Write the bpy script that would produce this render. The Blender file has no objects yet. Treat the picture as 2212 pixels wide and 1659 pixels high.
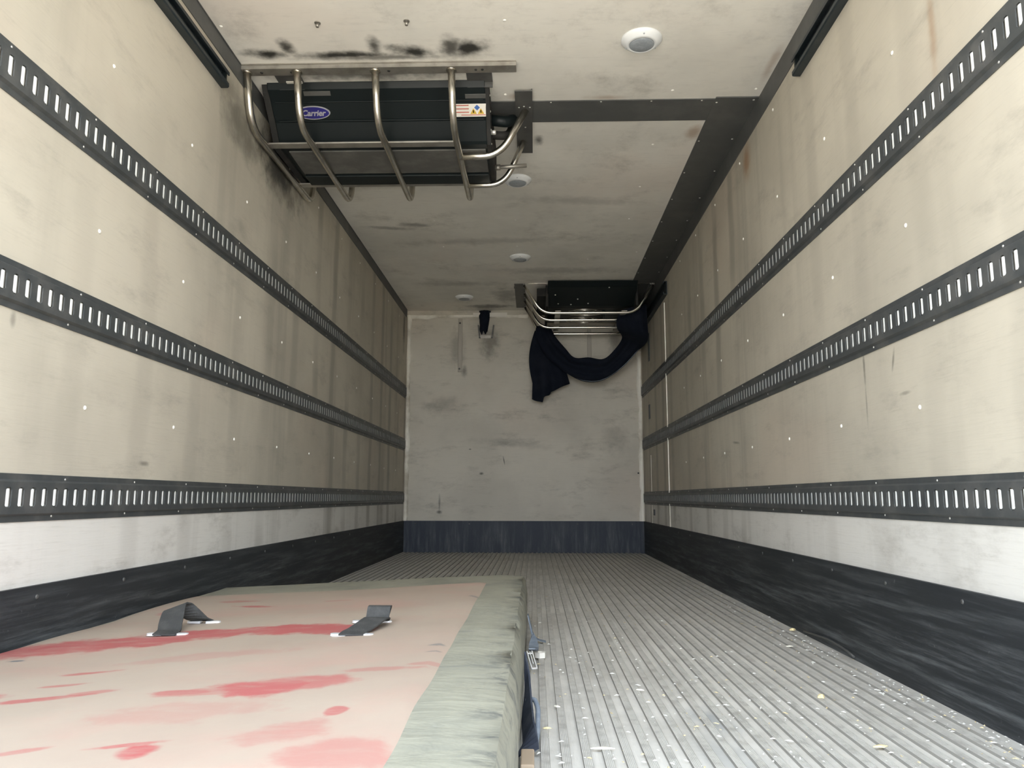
import bpy, math, random
from mathutils import Vector, Matrix, noise

random.seed(7)
C = bpy.context.scene.collection
SC = bpy.context.scene

# ------------------------------------------------------------------ camera
F_PX = 1661.0
YAW, PITCH, ROLL = -0.029348, 0.146747, -0.001663
cd = bpy.data.cameras.new('camera'); cam = bpy.data.objects.new('camera', cd); C.objects.link(cam)
cy, sy, cp, sp, cr, sr = (math.cos(YAW), math.sin(YAW), math.cos(PITCH), math.sin(PITCH), math.cos(ROLL), math.sin(ROLL))
Ry = Matrix(((cy, -sy, 0), (sy, cy, 0), (0, 0, 1)))
Rp = Matrix(((1, 0, 0), (0, cp, sp), (0, -sp, cp)))
Rr = Matrix(((cr, 0, -sr), (0, 1, 0), (sr, 0, cr)))
M = Rr @ Rp @ Ry
right, fwd, up = M[0], M[1], M[2]
mw = Matrix.Identity(4)
for i in range(3):
    mw[i][0] = right[i]; mw[i][1] = up[i]; mw[i][2] = -fwd[i]
mw.translation = Vector((0.11394, 0.0, 0.54622))
cam.matrix_world = mw
cd.sensor_width = 36.0; cd.sensor_fit = 'HORIZONTAL'
cd.lens = F_PX / 2212.0 * 36.0
cd.clip_start = 0.02; cd.clip_end = 300
SC.camera = cam

# ------------------------------------------------------------------ sky, sun, exposure
SC.view_settings.view_transform = 'Standard'
SC.view_settings.look = 'None'
SC.view_settings.gamma = 1.0
SC.view_settings.use_curve_mapping = False
SC.view_settings.exposure = 2.3
SC.cycles.max_bounces = 14
SC.cycles.diffuse_bounces = 10
SC.cycles.glossy_bounces = 4
SC.cycles.sample_clamp_indirect = 6.0
SC.cycles.use_denoising = True
w = bpy.data.worlds.new('sky'); SC.world = w; w.use_nodes = True
nt = w.node_tree; nt.nodes.clear()
wo = nt.nodes.new('ShaderNodeOutputWorld'); bg = nt.nodes.new('ShaderNodeBackground')
tc = nt.nodes.new('ShaderNodeTexCoord'); sx = nt.nodes.new('ShaderNodeSeparateXYZ'); rp = nt.nodes.new('ShaderNodeValToRGB')
nt.links.new(tc.outputs['Generated'], sx.inputs[0]); nt.links.new(sx.outputs['Z'], rp.inputs[0])
rp.color_ramp.elements[0].position = 0.0; rp.color_ramp.elements[0].color = (0.93, 0.96, 1.0, 1)
rp.color_ramp.elements[1].position = 0.8; rp.color_ramp.elements[1].color = (0.72, 0.84, 1.0, 1)
nt.links.new(rp.outputs[0], bg.inputs[0]); nt.links.new(bg.outputs[0], wo.inputs[0])
bg.inputs[1].default_value = 1.5
sun_d = bpy.data.lights.new('sun', 'SUN'); sun = bpy.data.objects.new('sun', sun_d); C.objects.link(sun)
sun_d.energy = 4.8; sun_d.angle = 0.02; sun_d.color = (1.0, 0.93, 0.80)
sun.rotation_euler = Vector((-0.75, -0.25, -0.85)).to_track_quat('-Z', 'Y').to_euler()

# ------------------------------------------------------------------ dimensions of the cargo box
HW = 1.23          # half width
H = 2.506          # ceiling height
Y0, Y1 = 0.70, 7.932
KZ = 0.312         # top of the kick plates

# ------------------------------------------------------------------ node helpers
def new_mat(name):
    m = bpy.data.materials.new(name); m.use_nodes = True
    n = m.node_tree.nodes; n.clear()
    out = n.new('ShaderNodeOutputMaterial'); b = n.new('ShaderNodeBsdfPrincipled')
    m.node_tree.links.new(b.outputs[0], out.inputs[0])
    return m, m.node_tree, b
class NT:
    def __init__(s, t): s.t = t; s.n = t.nodes; s.l = t.links
    def new(s, k, **kw):
        x = s.n.new(k)
        for a, v in kw.items(): setattr(x, a, v)
        return x
    def put(s, sock, v):
        if hasattr(v, 'is_output') or hasattr(v, 'links'): s.l.new(v, sock)
        else: sock.default_value = v
    def math(s, op, a, b=0.0, c=None, clamp=False):
        x = s.new('ShaderNodeMath', operation=op, use_clamp=clamp); s.put(x.inputs[0], a); s.put(x.inputs[1], b)
        if c is not None: s.put(x.inputs[2], c)
        return x.outputs[0]
    def coord(s):
        return s.new('ShaderNodeTexCoord').outputs['Object']
    def mapping(s, v, scale=(1, 1, 1), loc=(0, 0, 0), rot=(0, 0, 0)):
        x = s.new('ShaderNodeMapping'); s.l.new(v, x.inputs[0])
        x.inputs['Location'].default_value = loc; x.inputs['Rotation'].default_value = rot; x.inputs['Scale'].default_value = scale
        return x.outputs[0]
    def noise(s, v, scale=5, detail=4, rough=0.55, dist=0.0):
        x = s.new('ShaderNodeTexNoise'); s.l.new(v, x.inputs['Vector'])
        x.inputs['Scale'].default_value = scale; x.inputs['Detail'].default_value = detail
        x.inputs['Roughness'].default_value = rough; x.inputs['Distortion'].default_value = dist
        return x.outputs['Fac']
    def ramp(s, f, lo, hi, a=0.0, b=1.0):
        x = s.new('ShaderNodeMapRange'); x.interpolation_type = 'SMOOTHSTEP'
        s.put(x.inputs[0], f); x.inputs[1].default_value = lo; x.inputs[2].default_value = hi
        x.inputs[3].default_value = a; x.inputs[4].default_value = b
        return x.outputs[0]
    def mix(s, f, a, b):
        x = s.new('ShaderNodeMix', data_type='RGBA'); s.put(x.inputs[0], f)
        for k, v in ((6, a), (7, b)):
            if isinstance(v, tuple): x.inputs[k].default_value = (*v[:3], 1)
            else: s.l.new(v, x.inputs[k])
        return x.outputs[2]
    def blobs(s, v, lst, axes=(0, 1), soft=0.6, warp=0.5, wscale=9):
        """max over soft ellipses (ca, cb, ra, rb, angle, strength) in two object axes, edges broken by noise"""
        sp_ = s.new('ShaderNodeSeparateXYZ'); s.l.new(v, sp_.inputs[0])
        A, B = sp_.outputs[axes[0]], sp_.outputs[axes[1]]
        nz = s.math('MULTIPLY', s.math('SUBTRACT', s.noise(v, wscale, 4, 0.62), 0.5), warp * 2)
        acc = None
        for ca, cb, ra, rb, ang, st in lst:
            da, db = s.math('SUBTRACT', A, ca), s.math('SUBTRACT', B, cb)
            c_, s_ = math.cos(ang), math.sin(ang)
            p = s.math('ADD', s.math('MULTIPLY', da, c_ / ra), s.math('MULTIPLY', db, s_ / ra))
            q = s.math('ADD', s.math('MULTIPLY', da, -s_ / rb), s.math('MULTIPLY', db, c_ / rb))
            d = s.math('ADD', s.math('SQRT', s.math('ADD', s.math('MULTIPLY', p, p), s.math('MULTIPLY', q, q))), nz)
            e = s.ramp(d, 1.0, 1.0 - soft, 0.0, st)
            acc = e if acc is None else s.math('MAXIMUM', acc, e)
        return acc
    def bump(s, h, strength=0.2, dist=0.01):
        x = s.new('ShaderNodeBump'); s.put(x.inputs['Height'], h)
        x.inputs['Strength'].default_value = strength; x.inputs['Distance'].default_value = dist
        return x.outputs[0]

def simple(name, col, rough=0.5, metal=0.0, spec=0.5, dirt=None, dscale=8, damt=0.5, bump=0.0, bscale=60):
    m, t, b = new_mat(name); q = NT(t)
    b.inputs['Roughness'].default_value = rough; b.inputs['Metallic'].default_value = metal
    b.inputs['Specular IOR Level'].default_value = spec
    if dirt is None: b.inputs['Base Color'].default_value = (*col, 1)
    else:
        f = q.ramp(q.noise(q.coord(), dscale, 6, 0.62), 0.42, 0.72, 0, damt)
        t.links.new(q.mix(f, col, dirt), b.inputs['Base Color'])
    if bump:
        t.links.new(q.bump(q.noise(q.coord(), bscale, 4), bump, 0.004), b.inputs['Normal'])
    return m

# ------------------------------------------------------------------ mesh helpers
class MB:
    def __init__(s): s.v = []; s.f = []; s.m = []; s.smooth = []
    def face(s, idx, mi=0, sm=False): s.f.append(tuple(idx)); s.m.append(mi); s.smooth.append(sm)
    def quad(s, a, b, c, d, mi=0, sm=False):
        k = len(s.v); s.v += [tuple(a), tuple(b), tuple(c), tuple(d)]; s.face((k, k + 1, k + 2, k + 3), mi, sm)
    def box(s, lo, hi, mi=0, mat=None):
        x0, y0, z0 = lo; x1, y1, z1 = hi; k = len(s.v)
        P = [(x0, y0, z0), (x1, y0, z0), (x1, y1, z0), (x0, y1, z0), (x0, y0, z1), (x1, y0, z1), (x1, y1, z1), (x0, y1, z1)]
        if mat is not None: P = [tuple(mat @ Vector(p)) for p in P]
        s.v += P
        for f in ((0, 3, 2, 1), (4, 5, 6, 7), (0, 1, 5, 4), (1, 2, 6, 5), (2, 3, 7, 6), (3, 0, 4, 7)):
            s.face([k + i for i in f], mi)
    def prism(s, prof, a0, a1, axis='x', mi=0, sm=False, caps=True):
        """profile in the two other axes, extruded along axis"""
        def P(a, p):
            return {'x': (a, p[0], p[1]), 'y': (p[0], a, p[1]), 'z': (p[0], p[1], a)}[axis]
        k = len(s.v); n = len(prof)
        s.v += [P(a0, p) for p in prof] + [P(a1, p) for p in prof]
        for i in range(n):
            j = (i + 1) % n; s.face((k + i, k + j, k + n + j, k + n + i), mi, sm)
        if caps:
            s.face([k + i for i in range(n)][::-1], mi); s.face([k + n + i for i in range(n)], mi)
    def tube(s, pts, r, seg=14, mi=0, fillet=0.0, caps=True):
        pts = [Vector(p) for p in pts]
        if fillet > 0 and len(pts) > 2:
            out = [pts[0]]
            for i in range(1, len(pts) - 1):
                a, b, c = pts[i - 1], pts[i], pts[i + 1]
                fl = min(fillet, (a - b).length * .48, (c - b).length * .48)
                p, q = b + (a - b).normalized() * fl, b + (c - b).normalized() * fl
                for k in range(9):
                    u = k / 8; out.append((1 - u) ** 2 * p + 2 * u * (1 - u) * b + u * u * q)
            out.append(pts[-1]); pts = out
        k0 = len(s.v); n = len(pts); N = None
        for i, p in enumerate(pts):
            d = (pts[min(i + 1, n - 1)] - pts[max(i - 1, 0)]).normalized()
            if N is None: N = d.orthogonal().normalized()
            N = (N - d * N.dot(d)).normalized(); B = d.cross(N)
            for j in range(seg):
                a = 2 * math.pi * j / seg; s.v.append(tuple(p + (N * math.cos(a) + B * math.sin(a)) * r))
        for i in range(n - 1):
            for j in range(seg):
                j2 = (j + 1) % seg
                s.face((k0 + i * seg + j, k0 + i * seg + j2, k0 + (i + 1) * seg + j2, k0 + (i + 1) * seg + j), mi, True)
        if caps:
            s.face([k0 + j for j in range(seg)][::-1], mi); s.face([k0 + (n - 1) * seg + j for j in range(seg)], mi)
    def lathe(s, prof, origin, axis, seg=24, mi=0, sm=True):
        """prof: list of (radius, height along axis)"""
        o = Vector(origin); d = Vector(axis).normalized(); N = d.orthogonal().normalized(); B = d.cross(N); k = len(s.v); n = len(prof)
        for r, h in prof:
            for j in range(seg):
                a = 2 * math.pi * j / seg; s.v.append(tuple(o + d * h + (N * math.cos(a) + B * math.sin(a)) * r))
        for i in range(n - 1):
            for j in range(seg):
                j2 = (j + 1) % seg
                s.face((k + i * seg + j, k + i * seg + j2, k + (i + 1) * seg + j2, k + (i + 1) * seg + j), mi, sm)
        s.face([k + j for j in range(seg)][::-1], mi); s.face([k + (n - 1) * seg + j for j in range(seg)], mi)
    def dome(s, o, axis, r, h, mi=0, seg=8):
        s.lathe([(r, 0), (r * .85, h * .6), (r * .35, h)], o, axis, seg, mi)
    def grid(s, rows, mi=0, sm=True):
        k = len(s.v); n = len(rows[0])
        for r in rows: s.v += [tuple(p) for p in r]
        for i in range(len(rows) - 1):
            for j in range(n - 1):
                s.face((k + i * n + j, k + i * n + j + 1, k + (i + 1) * n + j + 1, k + (i + 1) * n + j), mi, sm)
    def build(s, name, mats, parent=None, bevel=0.0, bseg=2):
        if not isinstance(mats, (list, tuple)): mats = [mats]
        off = Vector((0, 0, 0))
        if parent is not None:
            p = parent
            while p is not None: off += p.location; p = p.parent
        me = bpy.data.meshes.new(name)
        me.from_pydata([tuple(Vector(v) - off) for v in s.v], [], s.f)
        for m in mats: me.materials.append(m)
        for p, mi, sm in zip(me.polygons, s.m, s.smooth): p.material_index = mi; p.use_smooth = sm
        me.update()
        o = bpy.data.objects.new(name, me); C.objects.link(o)
        if parent is not None: o.parent = parent
        if bevel:
            b = o.modifiers.new('bevel', 'BEVEL'); b.width = bevel; b.segments = bseg; b.limit_method = 'ANGLE'; b.angle_limit = 0.7
        return o

def tag(o, label, cat, group=None, kind=None):
    o['label'] = label; o['category'] = cat
    if group: o['group'] = group
    if kind: o['kind'] = kind
    return o
def thing(name, loc, label, cat, group=None):
    o = bpy.data.objects.new(name, None); o.empty_display_size = 0.05; C.objects.link(o); o.location = loc
    return tag(o, label, cat, group)
def struct(o): o['kind'] = 'structure'; return o
def dup(root, loc, label):
    r = root.copy(); C.objects.link(r); r.location = loc; r['label'] = label
    for ch in root.children:
        c = ch.copy(); C.objects.link(c); c.parent = r
        for g in ch.children:
            d = g.copy(); C.objects.link(d); d.parent = c
    return r

# ------------------------------------------------------------------ materials
def wall_material(name, h_axis, streaks=True, blobs=None, blob_axes=(1, 2), base=(0.545, 0.505, 0.418), rust=None, mottle=0.55):
    m, t, b = new_mat(name); q = NT(t); v = q.coord()
    st = [1, 1, 1]; st[h_axis] = 1.0
    # broad mottling
    mott = q.ramp(q.noise(v, 1.3, 5, 0.6), 0.35, 0.7)
    col = q.mix(q.math('MULTIPLY', mott, 0.7), base, tuple(c * .76 for c in base))
    # pinkish patches
    pk = q.ramp(q.noise(q.mapping(v, (1, 1, 1), (7, 3, 1)), 1.0, 3, 0.5), 0.5, 0.72, 0, 0.35)
    col = q.mix(pk, col, (base[0] * .93, base[1] * .83, base[2] * .80))
    if streaks:
        # the skirting band under the bottom rail is tinted paler, sky light put into its colour
        lz = q.new('ShaderNodeSeparateXYZ'); t.links.new(v, lz.inputs[0])
        col = q.mix(q.ramp(lz.outputs[2], 0.60, 0.48, 0, 0.8), col, (0.72, 0.71, 0.675))
        # soot runs hanging below each stud
        sc = [1, 1, 0.22]; sc[h_axis] = 3.1; sc[1 - h_axis if h_axis < 2 else 0] = 0.2
        s1 = q.ramp(q.noise(q.mapping(v, tuple(sc)), 1.0, 5, 0.6, 0.15), 0.50, 0.74)
        sx_ = q.new('ShaderNodeSeparateXYZ'); t.links.new(v, sx_.inputs[0])
        wob = q.math('MULTIPLY', q.math('SUBTRACT', q.noise(v, 1.5, 3), .5), 0.12)
        ph = q.math('MULTIPLY', q.math('ADD', sx_.outputs[h_axis], wob), 2 * math.pi / 0.41)
        stud = q.ramp(q.math('SINE', ph), 0.35, 1.0)
        stud = q.math('MULTIPLY', stud, q.ramp(q.noise(q.mapping(v, (0.6, 0.6, 0.6), (3, 9, 2)), 1.4, 3), 0.36, 0.62))
        s = q.math('MAXIMUM', q.math('MULTIPLY', s1, 0.6), q.math('MULTIPLY', stud, 0.55))
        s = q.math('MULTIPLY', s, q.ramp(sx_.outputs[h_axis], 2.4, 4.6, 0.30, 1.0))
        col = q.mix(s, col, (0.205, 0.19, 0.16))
    # fine fabric grain with long horizontal scuffs
    gs = [40, 40, 160]; gs[h_axis] = 7
    grain = q.noise(q.mapping(v, tuple(gs)), 1.0, 4, 0.7)
    col = q.mix(q.ramp(grain, 0.5, 0.85, 0, 0.30), col, tuple(c * .55 for c in base))
    sm = q.ramp(q.noise(q.mapping(v, (1.6, 1.6, 4.5)), 1.6, 7, 0.72), 0.50, 0.80, 0, mottle)
    col = q.mix(sm, col, (0.26, 0.24, 0.205))
    if rust: col = q.mix(q.blobs(v, rust, blob_axes, 0.9, 0.5), col, (0.30, 0.17, 0.085))
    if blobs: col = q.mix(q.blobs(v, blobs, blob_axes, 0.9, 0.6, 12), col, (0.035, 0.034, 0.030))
    t.links.new(col, b.inputs['Base Color'])
    b.inputs['Roughness'].default_value = 0.55; b.inputs['Specular IOR Level'].default_value = 0.35
    t.links.new(q.bump(grain, 0.12, 0.004), b.inputs['Normal'])
    return m

M_wall_l = wall_material('wall_laminate_left', 1, blobs=[(3.30, 2.22, .40, .16, -.2, .6), (3.80, 2.28, .60, .24, 0, .95), (3.15, 2.33, .3, .08, 0, .35), (7.75, 2.3, .10, .35, 0, .8),  # widest blob: soot plus painted shade on the wall behind the cage
                         (1.9, 1.0, .015, .03, 0, .4), (2.62, .66, .05, .012, 0, .5)])
M_wall_r = wall_material('wall_laminate_right', 1, blobs=[(2.60, .99, .012, .10, 0, .55), (2.60, .86, .008, .09, 0, .4), (2.39, .97, .01, .05, .3, .5), (4.3, .85, .09, .012, .1, .6), (2.33, .86, .05, .008, 0, .4)],
                         rust=[(3.85, 2.30, .10, .16, 0, .8), (2.02, 1.85, .03, .22, 0, .5), (1.95, 1.62, .16, .05, 0, .5)])
M_wall_b = wall_material('wall_laminate_back', 0, streaks=False, mottle=0.75, blob_axes=(0, 2), base=(0.61, 0.575, 0.495), blobs=[(-.86, .47, .018, .12, 0, .6), (-.86, .40, .04, .03, 0, .8), (-.43, .79, .03, .02, 0, .8), (-.2, .92, .008, .06, .2, .8), (-.55, 1.04, .02, .012, 0, .7),
                         (-.7, 2.1, .12, .3, 0, .35), (-.35, 2.15, .14, .22, 0, .6), (-.62, 1.86, .05, .08, 0, .6), (.95, 2.2, .12, .2, 0, .5), (.95, 1.15, .18, .2, 0, .3), (-.85, 1.5, .25, .12, .3, .28), (-.1, 1.1, .5, .06, -.1, .22)])
M_ceil = wall_material('ceiling_laminate', 0, streaks=False, blob_axes=(0, 1), base=(0.85, 0.825, 0.76),
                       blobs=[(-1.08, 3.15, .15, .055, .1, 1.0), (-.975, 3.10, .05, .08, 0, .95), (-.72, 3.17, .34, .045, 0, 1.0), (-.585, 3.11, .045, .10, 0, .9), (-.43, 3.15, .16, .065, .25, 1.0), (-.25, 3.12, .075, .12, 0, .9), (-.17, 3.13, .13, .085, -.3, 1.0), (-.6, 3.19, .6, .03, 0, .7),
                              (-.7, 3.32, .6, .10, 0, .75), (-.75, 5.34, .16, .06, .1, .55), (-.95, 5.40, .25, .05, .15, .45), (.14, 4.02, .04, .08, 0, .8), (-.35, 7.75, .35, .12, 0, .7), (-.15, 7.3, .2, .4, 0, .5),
                              (.4, 4.9, .6, .10, .1, .25), (-.2, 5.7, .8, .10, -.05, .25), (.3, 6.5, .7, .14, 0, .3), (-.6, 6.9, .5, .12, 0, .3), (-.9, 4.6, .4, .10, .1, .3)],
                       rust=[(.98, 3.95, .06, .12, 0, .6), (.47, 3.57, .14, .035, 0, .45), (.04, 3.55, .1, .05, 0, .4), (1.2, 3.3, .03, .2, 0, .4)])
M_charcoal = simple('charcoal_trim', (0.082, 0.085, 0.083), 0.5, 0.0, 0.4, (0.13, 0.13, 0.125), 5, 0.6)
M_rail = simple('charcoal_rail_paint', (0.058, 0.064, 0.066), 0.45, 0.15, 0.45, (0.12, 0.12, 0.115), 9, 0.7)
M_zinc = simple('galvanised_slot', (0.76, 0.79, 0.78), 0.5, 0.0, 0.5, (0.60, 0.61, 0.60), 30, 0.5)
M_screw = simple('bright_screw', (0.75, 0.74, 0.70), 0.35, 0.6)
M_rivet = simple('white_rivet', (0.88, 0.86, 0.80), 0.4)
M_gasket = simple('white_sealant', (0.90, 0.87, 0.78), 0.5, 0, 0.4, (0.34, 0.30, 0.22), 3, 0.75)
M_white = simple('white_plastic', (0.80, 0.82, 0.83), 0.35, 0, 0.5)
M_lens = simple('grey_lens', (0.30, 0.33, 0.36), 0.3, 0, 0.6, (0.42, 0.45, 0.48), 70, 0.8)
M_steel = simple('stainless_tube', (0.70, 0.67, 0.60), 0.27, 1.0, 0.5, (0.42, 0.39, 0.34), 14, 0.5)
M_bright = simple('bright_tube', (0.90, 0.87, 0.78), 0.20, 1.0)
M_flat = simple('dull_aluminium', (0.42, 0.40, 0.36), 0.45, 0.75, 0.5, (0.20, 0.185, 0.16), 9, 0.6)
M_plate = simple('grey_plate', (0.13, 0.13, 0.125), 0.5, 0.5, 0.5, (0.09, 0.088, 0.085), 20, 0.5)
M_black = simple('black_housing', (0.0065, 0.0105, 0.0115), 0.45, 0, 0.28)
M_blackdull = simple('black_underside', (0.024, 0.024, 0.023), 0.7, 0, 0.2, (0.05, 0.047, 0.043), 6, 0.8)
M_tray = simple('dusty_grey_tray', (0.10, 0.098, 0.092), 0.7, 0, 0.2, (0.17, 0.165, 0.15), 7, 0.7)
M_blue = simple('badge_blue', (0.020, 0.018, 0.16), 0.35)
M_chrome = simple('badge_silver', (0.62, 0.62, 0.66), 0.3, 0.6)
M_labelw = simple('label_white', (0.78, 0.75, 0.68), 0.5)
M_red = simple('label_red', (0.50, 0.10, 0.07), 0.5)
M_yellow = simple('label_yellow', (0.62, 0.40, 0.05), 0.5)
M_symblue = simple('label_blue', (0.06, 0.15, 0.42), 0.5)
M_navy = simple('navy_cloth', (0.0075, 0.0105, 0.0185), 0.9, 0, 0.15, (0.016, 0.019, 0.028), 7, 0.6, 0.3, 40)
M_track = simple('blue_black_track', (0.017, 0.026, 0.032), 0.45, 0.2, 0.5, (0.07, 0.072, 0.072), 6, 0.4)
M_web = simple('black_webbing', (0.040, 0.041, 0.040), 0.75, 0, 0.3, (0.075, 0.074, 0.07), 30, 0.6, 0.4, 220)
M_webgrey = simple('grey_blue_webbing', (0.16, 0.19, 0.23), 0.7, 0, 0.3, (0.30, 0.33, 0.36), 25, 0.6)
M_webdark = simple('dark_blue_webbing', (0.028, 0.034, 0.05), 0.75, 0, 0.3, (0.10, 0.11, 0.13), 18, 0.5)
M_silver = simple('silver_plate', (0.86, 0.87, 0.88), 0.28, 0.55)
M_wood = simple('pale_wood', (0.78, 0.74, 0.62), 0.7)
M_wood2 = simple('yellow_wood', (0.72, 0.60, 0.33), 0.7)
M_brown = simple('brown_board', (0.36, 0.28, 0.20), 0.8)
M_asphalt = simple('concrete_yard', (0.46, 0.42, 0.36), 0.9, 0, 0.2, (0.36, 0.33, 0.29), 2, 0.6)
M_outer = simple('outer_skin', (0.75, 0.75, 0.74), 0.4)

# kick plates: black, scuffed with long grey scratches
def kick_material(name, ax, tint=(0.020, 0.023, 0.026)):
    m, t, b = new_mat(name); q = NT(t); v = q.coord()
    sc = [14, 14, 30]; sc[ax] = 1.5
    s = q.ramp(q.noise(q.mapping(v, tuple(sc)), 1.0, 8, 0.75, 0.1), 0.42, 0.78, 0, 0.85)
    low = q.new('ShaderNodeSeparateXYZ'); t.links.new(v, low.inputs[0])
    s = q.math('MULTIPLY', s, q.ramp(low.outputs[2], 0.33, 0.10, 0.35, 1.0))
    col = q.mix(s, tint, (0.16, 0.17, 0.175))
    f = q.ramp(q.noise(q.mapping(v, (1, 1, 1)), 34, 5, 0.75), 0.66, 0.76, 0, 0.6)
    col = q.mix(f, col, (0.26, 0.26, 0.25))
    t.links.new(col, b.inputs['Base Color'])
    b.inputs['Roughness'].default_value = 0.55; b.inputs['Specular IOR Level'].default_value = 0.35
    t.links.new(q.bump(s, 0.2, 0.004), b.inputs['Normal'])
    return m
M_kick_s = kick_material('kick_plate_side', 1)
M_kick_b = kick_material('kick_plate_back', 2, (0.022, 0.031, 0.050))

# aluminium duct floor
def floor_material():
    m, t, b = new_mat('dirty_aluminium_floor'); q = NT(t); v = q.coord()
    f = q.ramp(q.noise(v, 2.2, 6, 0.65), 0.35, 0.7)
    col = q.mix(f, (0.67, 0.65, 0.60), (0.48, 0.463, 0.42))
    g = q.ramp(q.noise(q.mapping(v, (30, 1.2, 10)), 1.0, 5, 0.7), 0.45, 0.8, 0, 0.5)
    col = q.mix(g, col, (0.31, 0.30, 0.275))
    fl = q.ramp(q.noise(q.mapping(v, (1, .5, 1)), 75, 4, 0.7), 0.66, 0.74, 0, 0.75)
    col = q.mix(fl, col, (0.80, 0.79, 0.75))
    col = q.mix(q.blobs(v, [(.56, 2.05, .075, .16, .15, .55), (.53, 1.75, .10, .25, .2, .35)], (0, 1), 0.9, 0.5), col, (0.22, 0.25, 0.27))
    t.links.new(col, b.inputs['Base Color'])
    b.inputs['Roughness'].default_value = 0.58; b.inputs['Metallic'].default_value = 0.15; b.inputs['Specular IOR Level'].default_value = 0.4
    t.links.new(q.bump(q.noise(q.mapping(v, (1, .3, 1)), 120, 3), 0.25, 0.003), b.inputs['Normal'])
    return m
M_floor = floor_material()
M_bar = simple('worn_aluminium_bar', (.56, .545, .505), .55, .1, .4, (.36, .345, .315), 18, .8)

# ------------------------------------------------------------------ the setting
g = MB(); g.box((-40, -60, -1.30), (40, 60, -1.15)); struct(g.build('ground', M_asphalt))

# floor: raised ribbed bars with dirt-filled channels between them
fl = MB(); P = 0.0448; TW = 0.0185; prof = []
x = -HW; k = 0
x = -HW + 0.012
xs = [(-HW, 0.0)]
while x + P < HW:
    c0 = x; ribs = []
    for i in range(5):
        a = c0 + TW * i / 5
        ribs += [(a, 0.0), (a + TW / 5 * .62, 0.0), (a + TW / 5 * .66, -0.0012), (a + TW / 5 * .96, -0.0012)]
    xs += [(c0 - 0.0008, -0.0065)] + ribs + [(c0 + TW, 0.0), (c0 + TW + 0.0008, -0.0065)]
    x += P
xs += [(HW - .004, -0.0065), (HW, 0.0)]
xs = [p for p in xs if -HW <= p[0] <= HW]
ys = [Y0 + (Y1 - Y0) * i / 24 for i in range(25)]
nx = len(xs)
fl.grid([[(px, yy, pz) for px, pz in xs] for yy in ys], 0, False)
for i in range(24):
    for j in range(nx - 1):
        if xs[j][1] > -.002 and xs[j + 1][1] > -.002 and 0 < j < nx - 2: fl.m[i * (nx - 1) + j] = 1
        elif xs[j][1] != xs[j + 1][1]: fl.m[i * (nx - 1) + j] = 2
fl.box((-HW - .05, Y0, -0.14), (HW + .05, Y1 + .06, -0.02))
struct(fl.build('floor', [M_floor, M_bar, simple('shaded_bar_side', (.27, .262, .24), .7)]))  # bar sides darker: shade beside the raised bars painted into their colour

RY = [1.091 + 0.5773 * i for i in range(12)]
def side_wall(s, name, mat):
    b = MB()
    lo, hi = sorted((s * HW, s * (HW + .07)))
    b.box((lo, Y0, -0.14), (hi, Y1 + .07, H + .07))
    for y in RY:
        for z in (0.806, 1.36, 1.915, 2.335):
            if s > 0 and y > 6.25: continue
            b.dome((s * HW, y + random.uniform(-.006, .006), z + random.uniform(-.004, .004)), (-s, 0, 0), 0.0075, 0.004, 1)
    return struct(b.build(name, [mat, M_rivet]))
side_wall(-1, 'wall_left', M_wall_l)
side_wall(1, 'wall_right', M_wall_r)
b = MB(); b.box((-HW, Y1, -0.14), (HW, Y1 + .07, H + .07))
for px, pz in ((1.203, 1.361), (1.173, .796), (1.196, .386), (-1.19, 2.379)): b.dome((px, Y1, pz), (0, -1, 0), .009, .005, 1)
struct(b.build('wall_back', [M_wall_b, M_track]))
b = MB(); b.box((-HW, Y0, H), (HW, Y1, H + .07))
for px, py in ((-.005, 2.934), (.79, 3.509), (1.19, 3.507), (-.024, 3.527), (.781, 4.088), (.788, 4.679), (-1.20, 2.944), (.56, 6.18), (.941, 6.0), (-.6, 2.36), (.6, 2.36), (-.02, 5.25), (-.6, 5.25), (.79, 5.25), (-.6, 5.83), (-.02, 5.83)):
    b.dome((px, py, H), (0, 0, -1), .008, .004, 1)
struct(b.build('ceiling', [M_ceil, M_rivet]))

# kick plates (rubbing boards along the bottom of the walls)
def kick(name, lo, hi, mat, screws):
    b = MB(); b.box(lo, hi)
    for p, a in screws: b.dome(p, a, .007, .003, 1)
    o = b.build(name, [mat, M_plate]); struct(o); return o
kick('baseboard_left', (-HW, Y0, -.01), (-HW + .012, Y1, KZ), M_kick_s, [((-HW + .012, 1.2 + .44 * i, KZ - .03), (1, 0, 0)) for i in range(15)])
kick('baseboard_right', (HW - .012, Y0, -.01), (HW, Y1, KZ), M_kick_s, [((HW - .012, 1.2 + .44 * i, KZ - .03), (-1, 0, 0)) for i in range(15)])
kick('baseboard_back', (-HW + .012, Y1 - .012, -.01), (HW - .012, Y1, KZ), M_kick_b, [((-1.1 + .55 * i, Y1 - .012, KZ - .03), (0, -1, 0)) for i in range(5)])

# charcoal corner trims along the ceiling
n_trim = [0]
def trim(mbs, mats):
    n_trim[0] += 1
    return struct(mbs.build('trim_%d' % n_trim[0], mats))
b = MB(); b.box((-HW, Y0, 2.424), (-HW + .004, Y1 - .05, H)); b.box((-HW + .004, Y0, H - .004), (-HW + .008, Y1 - .05, H)); trim(b, M_charcoal)
b = MB(); b.box((HW - .004, Y0, 2.393), (HW, Y1 - .05, H)); trim(b, M_charcoal)
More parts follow.
